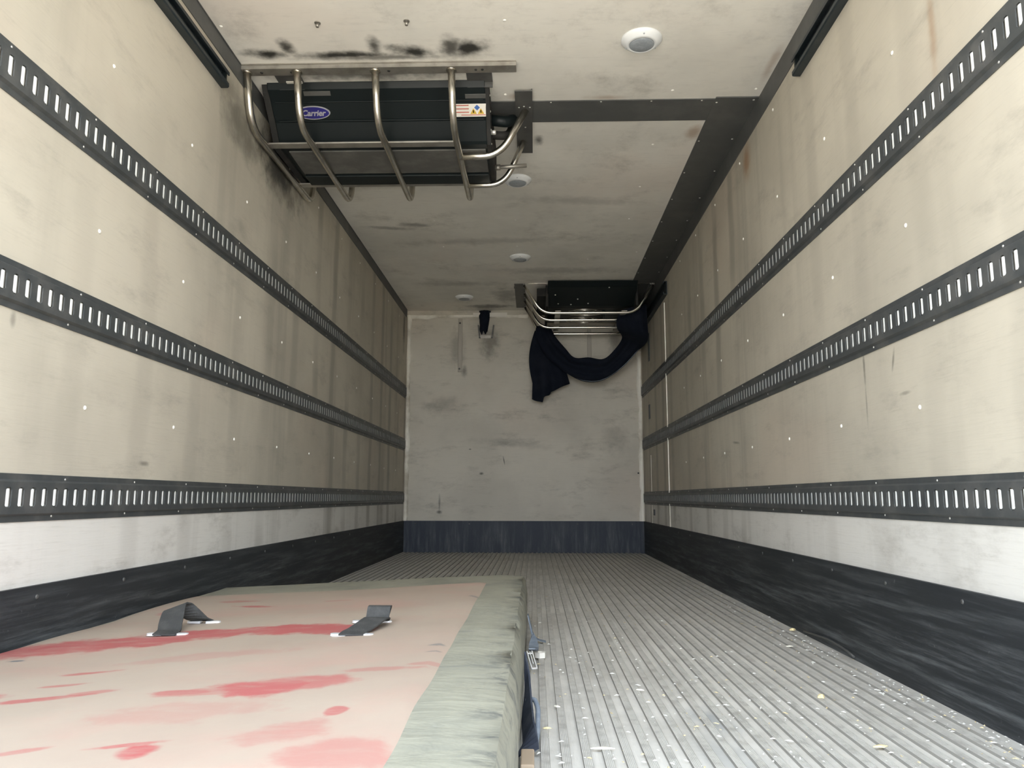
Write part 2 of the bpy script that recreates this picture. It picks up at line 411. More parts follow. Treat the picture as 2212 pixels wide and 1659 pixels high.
# broad duct cover along the right side of the ceiling and the strip running across
b = MB(); b.box((1.015, 3.575, H - .006), (HW - .004, Y1 - .05, H)); 
for i in range(9):
    b.dome((1.027, 3.62 + .42 * i, H - .006), (0, 0, -1), .006, .003, 1); b.dome((1.205, 3.60 + .42 * i, H - .006), (0, 0, -1), .006, .003, 1)
trim(b, [M_charcoal, M_screw])
b = MB(); b.box((-.10, 3.59, H - .005), (1.015, 3.805, H))
for i in range(4): b.dome((.20 + .25 * i, 3.60, H - .005), (0, 0, -1), .005, .003, 1)
trim(b, [M_charcoal, M_screw])
# pale sealant along the edges of the back wall, lumpy
def lumpy(p0, p1, wdir, width, ydepth, n=40):
    b = MB(); p0, p1, wdir = Vector(p0), Vector(p1), Vector(wdir); rows = []
    for i in range(n + 1):
        c = p0.lerp(p1, i / n); j = noise.noise(c * 6) * .35 + noise.noise(c * 17) * .2
        ww = width * (1 + j)
        rows.append([c + Vector((0, 0, 0)), c + Vector((0, -ydepth * (.8 + j), 0)) + wdir * ww * .15, c + Vector((0, -ydepth, 0)) + wdir * ww * .6, c + wdir * ww])
    b.grid(rows, 0, True); trim(b, M_gasket)
lumpy((-HW + .001, Y1 - .001, KZ), (-HW + .001, Y1 - .001, H - .05), (1, 0, 0), .046, .03)
lumpy((HW - .001, Y1 - .001, KZ), (HW - .001, Y1 - .001, H - .45), (-1, 0, 0), .046, .03)
lumpy((-HW + .001, Y1 - .001, H - .045), (.05, Y1 - .001, H - .045), (0, 0, -1), .035, .022)
# pale upright joint strip on the right wall, and a fainter one by the corner
b = MB(); b.box((HW - .008, 6.44, KZ), (HW, 6.452, 2.20)); trim(b, M_gasket)
b = MB(); b.box((HW - .003, 7.42, KZ), (HW, 7.427, 0.95)); trim(b, M_gasket)

# ------------------------------------------------------------------ slotted cargo rails
SP = 0.0482
def cargo_rail(s, z0, z1, label):
    root = thing('cargo_rail', (s * HW, Y0, z0), label, 'cargo rail')
    h = z1 - z0; d = 0.013
    zl, zs0, zs1, zh = z0 + .17 * h, z0 + .30 * h, z0 + .715 * h, z1 - .17 * h
    X = lambda a: s * (HW - a)
    b = MB()
    def Q(y0, y1, za, zb, da=d, db=d): 
        p = [(X(da), y0, za), (X(da), y1, za), (X(db), y1, zb), (X(db), y0, zb)]
        if s < 0: p = p[::-1]
        b.quad(*p)
    yend = Y1 - .03; n = int((yend - Y0) / SP); w = 0.023
    # long strips
    for za, zb, da, db in ((z0, z0, 0, .0035), (z0, zl - .006, .0035, .0035), (zl - .006, zl, .0035, d), (zl, zs0, d, d), (zs1, zh, d, d), (zh, zh + .006, d, .0035), (zh + .006, z1, .0035, .0035), (z1, z1, .0035, 0)):
        Q(Y0, yend, za, zb, da, db)
    for end, yy in ((0, Y0), (1, yend)):
        pts = [(X(0), yy, z0), (X(.0035), yy, z0), (X(.0035), yy, zl - .006), (X(d), yy, zl), (X(d), yy, zh), (X(.0035), yy, zh + .006), (X(.0035), yy, z1), (X(0), yy, z1)]
        k = len(b.v); b.v += pts; b.face(range(k, k + 8))
    c = .006; t = .0035; yprev = Y0
    for i in range(n):
        yc = Y0 + SP * (i + .5); ya, yb = yc - w / 2, yc + w / 2
        Q(yprev, ya, zs0, zs1); yprev = yb
        rim = [(ya, zs0 + c), (ya + c, zs0), (yb - c, zs0), (yb, zs0 + c), (yb, zs1 - c), (yb - c, zs1), (ya + c, zs1), (ya, zs1 - c)]
        for cor, a, bb in (((ya, zs0), rim[1], rim[0]), ((yb, zs0), rim[3], rim[2]), ((yb, zs1), rim[5], rim[4]), ((ya, zs1), rim[7], rim[6])):
            k = len(b.v); b.v += [(X(d), *cor), (X(d), *a), (X(d), *bb)]; b.face((k, k + 1, k + 2))
        for j in range(8):
            p, q_ = rim[j], rim[(j + 1) % 8]
            b.quad((X(d), *p), (X(d), *q_), (X(d - t), *q_), (X(d - t), *p))
    Q(yprev, yend, zs0, zs1)
    for i in range(18):
        y = Y0 + .27 + .385 * i
        b.dome((X(.0035), y, z0 + .012), (-s, 0, 0), .0038, .002, 1, 6); b.dome((X(.0035), y + .05, z1 - .011), (-s, 0, 0), .0038, .002, 1, 6)
    b.build('slotted_face', [M_rail, M_screw], root)
    # bright tongues bulging behind the slots
    b = MB(); n2 = 6
    for i in range(n):
        yc = Y0 + SP * (i + .5)
        rows = []
        for k in range(n2 + 1):
            u = -1 + 2 * k / n2
            yy = yc + u * .013; xx = X(.0050 + .0066 * (1 - u * u))
            rows.append([(xx, yy, zs0 + .003), (xx, yy, zs1 - .003)])
        b.grid(rows, 0, True)
    b.build('slot_backing', M_zinc, root)['label'] = 'bright galvanised metal seen through the slots'
    return root
ZR = [(1.5664, 1.7008, 'top', 'highest of the three'), (1.0242, 1.1493, 'middle', 'middle of the three'), (0.4815, 0.6060, 'bottom', 'lowest of the three')]
for s, side in ((-1, 'left'), (1, 'right')):
    for z0, z1, nm, ph in ZR:
        cargo_rail(s, z0, z1, 'charcoal slotted cargo rail on the %s wall, %s' % (side, ph))

# ------------------------------------------------------------------ black channel tracks high on the walls
def channel(s, y0, y1, z0, z1, label):
    r = thing('channel_track', (s * HW, y0, z0), label, 'track')
    b = MB(); X = lambda a: s * (HW - a)
    prof = [(X(0), z0), (X(.03), z0), (X(.034), z0 + .006), (X(.034), z0 + .02), (X(.029), z0 + .02), (X(.027), z0 + .006), (X(.006), z0 + .006), (X(.006), z1 - .006), (X(.027), z1 - .006), (X(.029), z1 - .02), (X(.034), z1 - .02), (X(.034), z1 - .006), (X(.03), z1), (X(0), z1)]
    b.prism(prof, y0, y1, 'y'); b.build('channel', M_track, r)
    e = MB()
    if y1 < 6: e.box((min(X(.006), X(.024)), y1 - .02, z0 + .006), (max(X(.006), X(.024)), y1 - .004, z1 - .006)); e.build('end_stop', M_black, r)
    if y1 < 6: sc = MB(); sc.dome((X(.006), y1 - .035, z0 + .02), (-s, 0, 0), .006, .004); sc.build('screw', M_screw, r)
    return r
channel(-1, Y0, 3.05, 2.288, 2.364, 'black channel track ending high on the left wall')
channel(1, Y0, 3.03, 2.292, 2.376, 'black channel track ending high on the right wall near the front')
channel(1, 6.30, Y1 - .06, 2.235, 2.35, 'dark channel track at the far end of the right wall')

# ------------------------------------------------------------------ front evaporator unit (left, under the ceiling)
ev = thing('evaporator_unit', (-.65, 3.40, H), 'long black cooling unit under the ceiling with a blue oval badge', 'cooling unit')
XL, XR = -1.19, -.098
front = [(3.385, H - .002), (3.40, 2.475), (3.455, 2.440), (3.52, 2.385), (3.535, 2.375), (3.60, 2.300), (3.615, 2.290), (3.64, 2.288)]
b = MB()
prof = front + [(4.10, 2.300), (4.13, 2.33), (4.13, H - .002)]
b.prism(prof, XL + .03, XR - .02, 'x')
# raised seam lines on the sloping front
for (ya, za) in ((3.455, 2.440), (3.528, 2.380)):
    b.box((XL + .05, ya - .004, za - .004), (XR - .03, ya + .002, za + .002))
b.box((XL + .35, 3.594, 2.303), (XR - .30, 3.599, 2.309))
b.build('housing', M_black, ev, 0.004)
# end cheeks
for xa, xb in ((XL, XL + .03), (XR - .02, XR)):
    b = MB(); b.prism([(3.40, H - .002), (3.42, 2.47), (3.54, 2.36), (3.61, 2.285), (3.64, 2.278), (4.11, 2.292), (4.14, 2.33), (4.14, H - .002)], xa, xb, 'x')
    for (yy, zz) in ((3.44, 2.46), (3.50, 2.41), (3.56, 2.345), (3.62, 2.30)):
        b.dome((xb if xa > -.5 else xa, yy + .012, zz), (1 if xa > -.5 else -1, 0, 0), .006, .004, 1)
    b.build('end_cheek', [M_blackdull, M_screw], ev, 0.003)
# underside: drain tray and the long dark outlet
b = MB(); b.box((XL + .06, 3.66, 2.281), (XR - .03, 3.93, 2.290)); b.build('drain_tray', M_tray, ev, .003)
b = MB(); b.box((XL + .06, 3.945, 2.272), (XR - .03, 4.06, 2.292)); b.build('air_outlet', M_black, ev, .004)
# ceiling brackets
for xa in (-1.10, -.20):
    b = MB(); b.box((xa, 3.275, H - .006), (xa + .12, 3.40, H)); b.box((xa, 3.40, 2.474), (xa + .12, 3.406, H)); b.build('bracket', M_plate, ev)
b = MB(); b.box((-1.06, 3.368, H - .012), (-.985, 3.382, H - .006)); b.build('bracket_clip', M_labelw, ev)
R45 = Matrix.Translation((0, 0, 0))
def slope_frame(x, y, z, nrm):
    n = Vector(nrm).normalized(); xx = Vector((1, 0, 0)); yy = n.cross(xx).normalized()
    m = Matrix.Identity(4)
    for i in range(3): m[i][0] = xx[i]; m[i][1] = yy[i]; m[i][2] = n[i]
    m.translation = (x, y, z); return m
d1 = Vector((0, 3.52 - 3.455, 2.385 - 2.440)).normalized(); n1 = Vector((0, d1.z, -d1.y))
n1 = n1 if n1.y < 0 else -n1
fr = slope_frame(-.945, 3.4885, 2.4115, n1)
b = MB(); b.box((-.11, -.012, 0), (.02, .012, .0025), 0, slope_frame(-.88, 3.418, 2.464, (0, -.55, -.83))); b.build('grey_tab', M_plate, ev, .002)
b = MB(); b.box((-.05, -.012, 0), (.05, .012, .003), 0, slope_frame(-.165, 3.440, 2.452, (0, -.5, -.85))); b.build('grey_tab', M_plate, ev, .002)
# oval badge with raised lettering
bad_c = fr
def ellipse_slab(mb, fm, a, bb, z0, z1, seg=40):
    k = len(mb.v)
    for z, sc in ((z0, 1), (z1, .97)):
        for j in range(seg):
            t = 2 * math.pi * j / seg; mb.v.append(tuple(fm @ Vector((a * sc * math.cos(t), bb * sc * math.sin(t), z))))
    for j in range(seg): mb.face((k + j, k + (j + 1) % seg, k + seg + (j + 1) % seg, k + seg + j))
    mb.face(range(k + seg, k + 2 * seg))
fb = slope_frame(-.962, 3.4945, 2.4066, n1)
b = MB(); ellipse_slab(b, fb, .084, .034, .001, .005); badge = b.build('badge', M_chrome, ev)
badge['label'] = 'blue oval badge with silver rim'
b = MB(); ellipse_slab(b, fb, .078, .029, .005, .0062); b.build('badge_field', M_blue, badge)
cu = bpy.data.curves.new('lettering', 'FONT'); cu.body = 'Carrier'; cu.size = .040; cu.shear = .28; cu.align_x = 'CENTER'; cu.align_y = 'CENTER'
cu.extrude = .0012; cu.offset = .0009; cu.space_character = .96; cu.materials.append(M_chrome)
tmp = bpy.data.objects.new('lettering_source', cu); C.objects.link(tmp); bpy.context.view_layer.update()
tme = bpy.data.meshes.new_from_object(tmp.evaluated_get(bpy.context.evaluated_depsgraph_get()))
bpy.data.objects.remove(tmp); bpy.data.curves.remove(cu)
txt = bpy.data.objects.new('lettering', tme); C.objects.link(txt); txt.parent = badge
mt = fb.copy(); mt.translation = fb @ Vector((0, -.001, .0075)) - Vector(ev.location)
txt.matrix_local = mt
# warning label
fw_ = slope_frame(-.178, 3.4925, 2.4075, n1)
def fbox(mb, fm, x0, y0, x1, y1, z0, z1): mb.box((x0, y0, z0), (x1, y1, z1), 0, fm)
b = MB(); fbox(b, fw_, -.095, -.032, .062, .032, .0005, .002); wl = b.build('warning_label', M_labelw, ev, .001); wl['label'] = 'white warning label with red lines and yellow triangles'
for yy in (.025, .008, -.009): b = MB(); fbox(b, fw_, -.09, yy - .002, -.022, yy + .002, .002, .003); b.build('red_line', M_red, wl)
b = MB(); fbox(b, fw_, -.06, -.024, .058, -.021, .002, .003); b.build('red_line', M_red, wl)
for xx in (0.0, .036):
    b = MB(); k = len(b.v)
    for z in (.002, .003): b.v += [tuple(fw_ @ Vector(p)) for p in ((xx - .016, -.018, z), (xx + .016, -.018, z), (xx, .010, z))]
    b.face((k + 3, k + 4, k + 5)); b.face((k, k + 1, k + 4, k + 3)); b.face((k + 1, k + 2, k + 5, k + 4)); b.face((k + 2, k, k + 3, k + 5))
    tri = b.build('warning_triangle', M_yellow, wl)
    b = MB(); fbox(b, fw_, xx - .0025, -.012, xx + .0025, .001, .003, .0034); o = b.build('mark', M_black, wl)
b = MB(); k = len(b.v)
for z in (.003, .004): b.v += [tuple(fw_ @ Vector(p)) for p in ((.018 - .014, .014, z), (.018, .000, z), (.018 + .014, .014, z), (.018, .028, z))]
b.face((k + 4, k + 5, k + 6, k + 7))
for j in range(4): b.face((k + j, k + (j + 1) % 4, k + 4 + (j + 1) % 4, k + 4 + j))
b.build('blue_diamond', M_symblue, wl)
# fittings and hoses on the right end
b = MB(); b.lathe([(.012, 0), (.012, .02), (.009, .024)], (XR, 3.60, 2.345), (1, 0, 0), 12); b.build('port', M_screw, ev)
b = MB(); b.tube([(XR - .005, 3.66, 2.44), (-.02, 3.68, 2.44), (.0, 3.72, 2.47), (.02, 3.78, H)], .028, 12, 0, .04); b.build('hose', M_black, ev)
b = MB(); b.tube([(XR - .005, 3.74, 2.40), (-.03, 3.75, 2.40), (-.01, 3.80, 2.44), (.0, 3.86, H)], .022, 12, 0, .04); b.build('hose', M_blackdull, ev)
b = MB(); b.tube([(XR - .005, 3.98, 2.33), (.075, 3.99, 2.345)], .011, 10); b.lathe([(.016, 0), (.016, .03)], (XR, 3.98, 2.33), (1, 0, .05), 6); b.build('drain_pipe', M_flat, ev)

# ------------------------------------------------------------------ guard cage round the front evaporator
gd = thing('guard_cage', (-.65, 3.24, H), 'welded steel tube cage guarding the black cooling unit with the badge', 'guard')
b = MB(); b.prism([(3.226, H), (3.226, H - .004), (3.234, H - .005), (3.234, H - .022), (3.292, H - .022), (3.292, H - .017), (3.24, H - .017), (3.24, H)], -1.225, .035, 'x')
for xx in (-1.14, -1.0, -.55, -.12, -.15): b.dome((xx, 3.265, H - .022), (0, 0, -1), .007, .004, 1)
b.build('mounting_angle', [M_flat, M_blackdull], gd)
TX = (-1.207, -.975, -.613, -.262)
for x_ in TX:
    b = MB(); zz = 2.258
    b.tube([(x_, 3.262, H - .022), (x_ + .002, 3.335, zz), (x_ + .003, 4.33, zz + .012), (x_ + .003, 4.36, H)], .0172, 14, 0, .11)
    b.lathe([(.024, 0), (.024, .006)], (x_, 3.262, H - .028), (0, 0, 1), 12)
    b.build('upright_tube', M_steel, gd)
for yy, zz, h_ in ((3.580, 2.279, .052), (4.075, 2.281, .046)):
    b = MB(); b.box((TX[0], yy - h_ / 2, zz - .004), (TX[3], yy + h_ / 2, zz + .004)); b.build('cross_bar', M_flat, gd, .001)
b = MB(); b.tube([(TX[3], 3.69, 2.262), (-.06, 3.69, 2.262), (.075, 3.66, H - .012)], .0180, 14, 0, .10); b.build('side_tube', M_steel, gd)
b = MB(); b.tube([(TX[3] + .01, 4.06, 2.264), (-.05, 4.06, 2.264), (.06, 4.0, H - .012)], .0158, 14, 0, .11); b.build('side_tube', M_steel, gd)
b = MB(); b.prism([(.022, H - .014), (.108, H - .014), (.108, H - .001), (.103, H - .001), (.103, H - .009), (.022, H - .009)], 3.475, 4.15, 'y')
for p_ in ((.04, 3.63), (.095, 3.63), (.065, 3.62), (.07, 3.84)): b.dome((*p_, H - .014), (0, 0, -1), .005, .003, 1)
b.build('mounting_plate', [M_plate, M_screw], gd)

# ------------------------------------------------------------------ rear evaporator unit and its guard
er = thing('evaporator_unit', (.64, 6.85, H), 'black cooling unit in the far right ceiling corner behind tube hoops', 'cooling unit')
b = MB(); b.prism([(6.78, H - .01), (6.84, 2.45), (7.08, 2.335), (7.12, 2.325), (7.72, 2.325), (7.75, 2.35), (7.75, H - .01)], .24, 1.055, 'x')
for p_ in ((.31, 6.93, 2.405), (.52, 6.99, 2.38), (.34, 7.05, 2.352), (.46, 7.06, 2.346), (.62, 7.045, 2.352), (.80, 6.84, 2.448)): b.dome(p_, (0, -.45, -.9), .008, .006, 1)
b.build('housing', [M_black, M_screw], er, .006)
b = MB(); b.box((.222, 6.92, 2.29), (.245, 7.72, H - .01)); b.build('end_cheek', M_blackdull, er, .003)
b = MB(); b.box((1.05, 6.92, 2.30), (1.072, 7.72, H - .01)); b.build('end_cheek', M_blackdull, er, .003)
for yc in (7.24, 7.56):
    b = MB()
    for r_ in (.13, .095, .06, .025):
        pts = [(.60 + r_ * 1.35 * math.cos(a), yc + r_ * math.sin(a), 2.312 - .012 * (1 - r_ / .14)) for a in [2 * math.pi * k / 36 for k in range(37)]]
        b.tube(pts, .0038, 6, 0, 0, False)
    for a in range(8):
        t = a * math.pi / 4; b.tube([(.60, yc, 2.299), (.60 + .17 * math.cos(t), yc + .128 * math.sin(t), 2.315)], .0024, 6)
    b.build('fan_guard', M_bright, er)
b = MB(); b.tube([(.78, 7.2, 2.33), (.79, 7.3, 2.30), (.80, 7.45, 2.29), (.78, 7.6, 2.32)], .012, 8, 0, .05); b.build('hose', M_black, er)
b = MB(); b.box((.14, 6.96, 2.40), (.235, 7.72, 2.475)); b.build('side_duct', M_blackdull, er, .004)

gr = thing('guard_hoops', (.62, 7.3, H), 'bright tube hoops guarding the cooling unit at the far right', 'guard')
ZH = 2.238
for i, (yt, yb_) in enumerate(((6.925, 6.95), (7.215, 7.20), (7.50, 7.49), (7.76, 7.75))):
    b = MB(); zz = ZH - .009 * i
    b.tube([(.022, yt, H - .012), (.185 - .004 * i, yb_, zz), (1.055, yb_, zz), (1.208, yt, H - .012)], .0135, 12, 0, .10); b.build('hoop', M_bright, gr)
b = MB(); b.box((.012, 6.90, H - .012), (.030, 7.80, H)); b.box((-.07, 6.90, H - .005), (.012, 7.80, H)); 
for k in range(5): b.dome((.021, 7.0 + .18 * k, H - .012), (0, 0, -1), .006, .004, 1)
b.build('mounting_angle', [M_plate, M_screw], gr)
b = MB(); b.box((1.18, 6.90, H - .016), (1.222, 7.80, H - .006)); b.build('mounting_angle', M_plate, gr)
b = MB(); b.box((.06, 6.885, H - .007), (1.226, 6.90, H - .001)); b.build('front_strip', M_bright, gr)
for xx in (.335, .945):
    b = MB(); b.box((xx - .025, 6.93, ZH + .010), (xx + .025, 7.77, ZH + .016)); b.build('tie_bar', M_flat, gr)
b = MB(); b.box((-.075, 7.0, H - .004), (.01, 7.06, H)); 
b.build('bracket', M_plate, gr)

# ------------------------------------------------------------------ navy cloth hanging from the rear hoops
def lerp_path(pts, n):
    pts = [Vector(p) for p in pts]
    # Catmull-Rom through the points, then even spacing
    fine = []
    for i in range(len(pts) - 1):
        p0, p1, p2, p3 = pts[max(i - 1, 0)], pts[i], pts[i + 1], pts[min(i + 2, len(pts) - 1)]
        for k in range(8):
            t = k / 8; fine.append(.5 * (2 * p1 + (p2 - p0) * t + (2 * p0 - 5 * p1 + 4 * p2 - p3) * t * t + (3 * p1 - p0 - 3 * p2 + p3) * t ** 3))
    fine.append(pts[-1]); d = [0]
    for a, c in zip(fine, fine[1:]): d.append(d[-1] + (c - a).length)
    out = []
    for i in range(n):
        t = d[-1] * i / (n - 1); k = 0
        while k < len(d) - 2 and d[k + 1] < t: k += 1
        out.append(fine[k].lerp(fine[k + 1], (t - d[k]) / max(1e-9, d[k + 1] - d[k])))
    return out
UP = [(.285,7.72,2.275),(0.311,7.72,2.219),(0.347,7.70,2.152),(0.432,7.68,2.046),(0.522,7.66,1.945),(0.661,7.64,1.948),(0.809,7.62,1.925),(0.921,7.55,2.019),(0.969,7.40,2.093),(0.906,7.22,2.137),(0.888,7.12,2.204),(0.915,7.10,2.26),(0.930,7.09,2.295)]
LO = [(.130,7.72,2.275),(0.125,7.72,2.188),(0.18,7.72,2.055),(0.259,7.70,1.932),(0.454,7.68,1.778),(0.611,7.66,1.70),(0.79,7.62,1.70),(0.991,7.56,1.824),(1.136,7.45,1.974),(1.190,7.28,2.012),(1.196,7.16,2.064),(1.186,7.12,2.189),(1.178,7.11,2.36)]
NN = 46; u_, l_ = lerp_path(UP, NN), lerp_path(LO, NN); rows = []
for i in range(NN):
    row = []
    for j in range(17):
        t = j / 16; px, py, pz = u_[i].lerp(l_[i], t)
        bulge = .055 * math.sin(math.pi * t) + .014 * math.sin(t * 15 + i * .06) + .008 * noise.noise(Vector((px * 7, pz * 7, t * 4)))
        e = 1 - min(1, min(i, NN - 1 - i) / 5)
        row.append((px, py - bulge * (1 - .6 * e), pz))
    rows.append(row)
b = MB(); b.grid(rows)
# wrapped round the last hoop on the left, falling over its back
wrap = []
for k in range(9):
    a = math.pi * k / 8; wrap.append([(.135 + .15 * j / 8, 7.735 - .036 * math.cos(a), 2.262 + .030 * math.sin(a) - (.04 if k == 8 else 0)) for j in range(9)])
b.grid(wrap)
cl = b.build('hanging_cloth', M_navy); tag(cl, 'navy cloth swagged below the far right cooling unit with a hanging tail', 'cloth')
sol = cl.modifiers.new('thick', 'SOLIDIFY'); sol.thickness = .006
sub = cl.modifiers.new('sub', 'SUBSURF'); sub.levels = 1; sub.render_levels = 1
# tail: hanging drop with stepped lower hem
LE = [(.106, 2.25), (.085, 2.13), (.067, 2.062), (.074, 1.804), (.089, 1.543), (.095, 1.53)]
RE = [(.30, 2.25), (.33, 2.10), (.40, 1.93), (.459, 1.766), (.477, 1.700), (.273, 1.608)]
hem = [(.089, 1.535), (.114, 1.525), (.202, 1.503), (.212, 1.561), (.270, 1.580), (.273, 1.608), (.477, 1.700)]
def hem_z(x_):
    for a, c in zip(hem, hem[1:]):
        if a[0] <= x_ <= c[0]: return a[1] + (c[1] - a[1]) * (x_ - a[0]) / max(1e-6, c[0] - a[0])
    return hem[0][1] if x_ < hem[0][0] else hem[-1][1]
rows = []
ztop = 2.25
for i in range(31):
    t = i / 30; row = []
    for j in range(33):
        s_ = j / 32
        xb = .089 + (.477 - .089) * s_; zb = hem_z(xb)
        xt = .12 + .16 * s_; zt = ztop
        # left edge bows outward like a hanging fold
        px = xt + (xb - xt) * (t ** .8); px += (-.045 * math.sin(math.pi * min(1, t * 1.3)) * (1 - s_)); pz = zt + (zb - zt) * t
        py = 7.765 + .018 * math.sin(s_ * 14) * (.3 + t) + .01 * math.sin(t * 5 + s_ * 3)
        row.append((px, py, pz))
    rows.append(row)
b = MB(); b.grid(rows); tl = b.build('tail', M_navy, cl)
sol = tl.modifiers.new('thick', 'SOLIDIFY'); sol.thickness = .004
# pale piping along the lower edge of the swag
pp = [l_[i] + Vector((0, -.008, .012)) for i in range(9, 34)]
b = MB(); b.tube(pp, .004, 6, 0, 0, False); b.build('piping', M_webgrey, cl)

# rag stuffed in an opening at the top of the back wall, in a torn bracket
b = MB(); rows = []
for i in range(15):
    t = i / 14; wd = .125 * (1 - .35 * t); cxm = -.405 - .012 * t
    rows.append([(cxm + wd * (j / 10 - .5) + .006 * noise.noise(Vector((t * 5, j, 0))), Y1 - .02 - .05 * math.sin(math.pi * j / 10) * (.5 + .5 * math.sin(math.pi * (t * .8 + .1))) - .012 * math.sin(j * 2.1 + t * 6) ** 2, 2.495 - .24 * t + .02 * math.cos(j * 1.3) * t) for j in range(11)])
b.grid(rows); rg = b.build('stuffed_rag', M_navy); tag(rg, 'dark rag stuffed in the top edge of the back wall', 'rag')
s_ = rg.modifiers.new('thick', 'SOLIDIFY'); s_.thickness = .006; s_.offset = 1
br = thing('torn_bracket', (-.40, Y1, 2.24), 'small torn metal bracket round the dark rag on the back wall', 'bracket')
b = MB(); b.box((-.46, Y1 - .008, 2.205), (-.345, Y1 - .001, 2.235)); b.build('back_plate', M_flat, br)
for xx in (-.465, -.335):
    b = MB(); b.prism([(xx, 2.205), (xx + .012, 2.205), (xx + .018 + (.01 if xx > -.4 else -.02), 2.34), (xx + .006 + (.01 if xx > -.4 else -.02), 2.34)], Y1 - .05, Y1 - .012, 'y'); b.build('side_ear', M_plate, br)
b = MB(); b.box((-.53, Y1 - .03, H - .075), (-.17, Y1 - .024, H - .03)); b.build('top_flange', M_labelw, br)

# shallow upright strips on the back wall
for xc, z0, z1, lb in ((-.665, 1.845, 2.42, 'pale flat conduit strip running down the back wall left of the rag'), (.69, 1.94, 2.30, 'short pale conduit strip on the back wall above the navy swag')):
    t_ = thing('conduit_strip', (xc, Y1, z0), lb, 'conduit')
    b = MB(); b.box((xc - .022, Y1 - .012, z0), (xc + .022, Y1 - .0005, z1)); b.build('channel_cover', simple('strip_beige', (.42, .39, .335), .5), t_, .004)
    for zz in (z0 + .035, z1 - .05): b = MB(); b.dome((xc - .004, Y1 - .012, zz), (0, -1, 0), .011, .005); b.build('screw', M_plate, t_)

# hinge slots on the right wall near the corner
for y_, z0, z1, lb in ((7.44, 1.30, 1.44, 'dark narrow slot plate on the right wall between upper and middle rails'), (7.38, 1.86, 2.13, 'dark tall slot plate on the right wall above the top rail'), (7.29, .385, .44, 'small dark latch plate on the right wall under the bottom rail')):
    b = MB(); b.box((HW - .006, y_ - .035, z0), (HW - .0003, y_ + .035, z1)); o = b.build('slot_plate', M_track); tag(o, lb, 'plate')

# ------------------------------------------------------------------ round ceiling lamps
def lamp(x_, y_, label):
    r = thing('ceiling_lamp', (x_, y_, H), label, 'lamp', 'round ceiling lamps')
    b = MB(); b.lathe([(.088, 0), (.088, .006), (.080, .014), (.066, .024), (.056, .029), (.053, .024)], (x_, y_, H), (0, 0, -1), 40); b.build('bezel', M_white, r)
    b = MB(); b.lathe([(.053, .022), (.053, .027), (.048, .030), (.02, .031)], (x_, y_, H), (0, 0, -1), 36); b.build('lens', M_lens, r)
    for k in range(3):
        a = math.radians(30 + 120 * k); b = MB(); b.dome((x_ + .072 * math.cos(a), y_ + .072 * math.sin(a), H - .018), (0, 0, -1), .004, .004); b.build('screw', M_lens, r)
    return r
l0 = lamp(.581, 3.083, 'round white ceiling lamp nearest the opening, on the right')
dup(l0, (.012, 4.55, H), 'round white ceiling lamp behind the tube cage')
dup(l0, (0.0, 6.105, H), 'round white ceiling lamp before the hoops of the far cooling unit')
dup(l0, (-.574, 7.36, H), 'round white ceiling lamp farthest away, above the back wall')
for x_, y_, lb in ((-.787, 2.93, 'small bolt end in the ceiling left of its twin, before the cage'), (-.413, 2.927, 'small bolt end in the ceiling right of its twin, before the cage')):
    t_ = thing('ceiling_bolt', (x_, y_, H), lb, 'bolt', 'bolt ends in the ceiling')
    b = MB(); b.lathe([(.013, 0), (.013, .003)], (x_, y_, H), (0, 0, -1), 14); b.build('washer', M_flat, t_)
    b = MB(); b.lathe([(.0065, .003), (.0065, .020)], (x_, y_, H), (0, 0, -1), 10); b.build('shank', M_flat, t_)

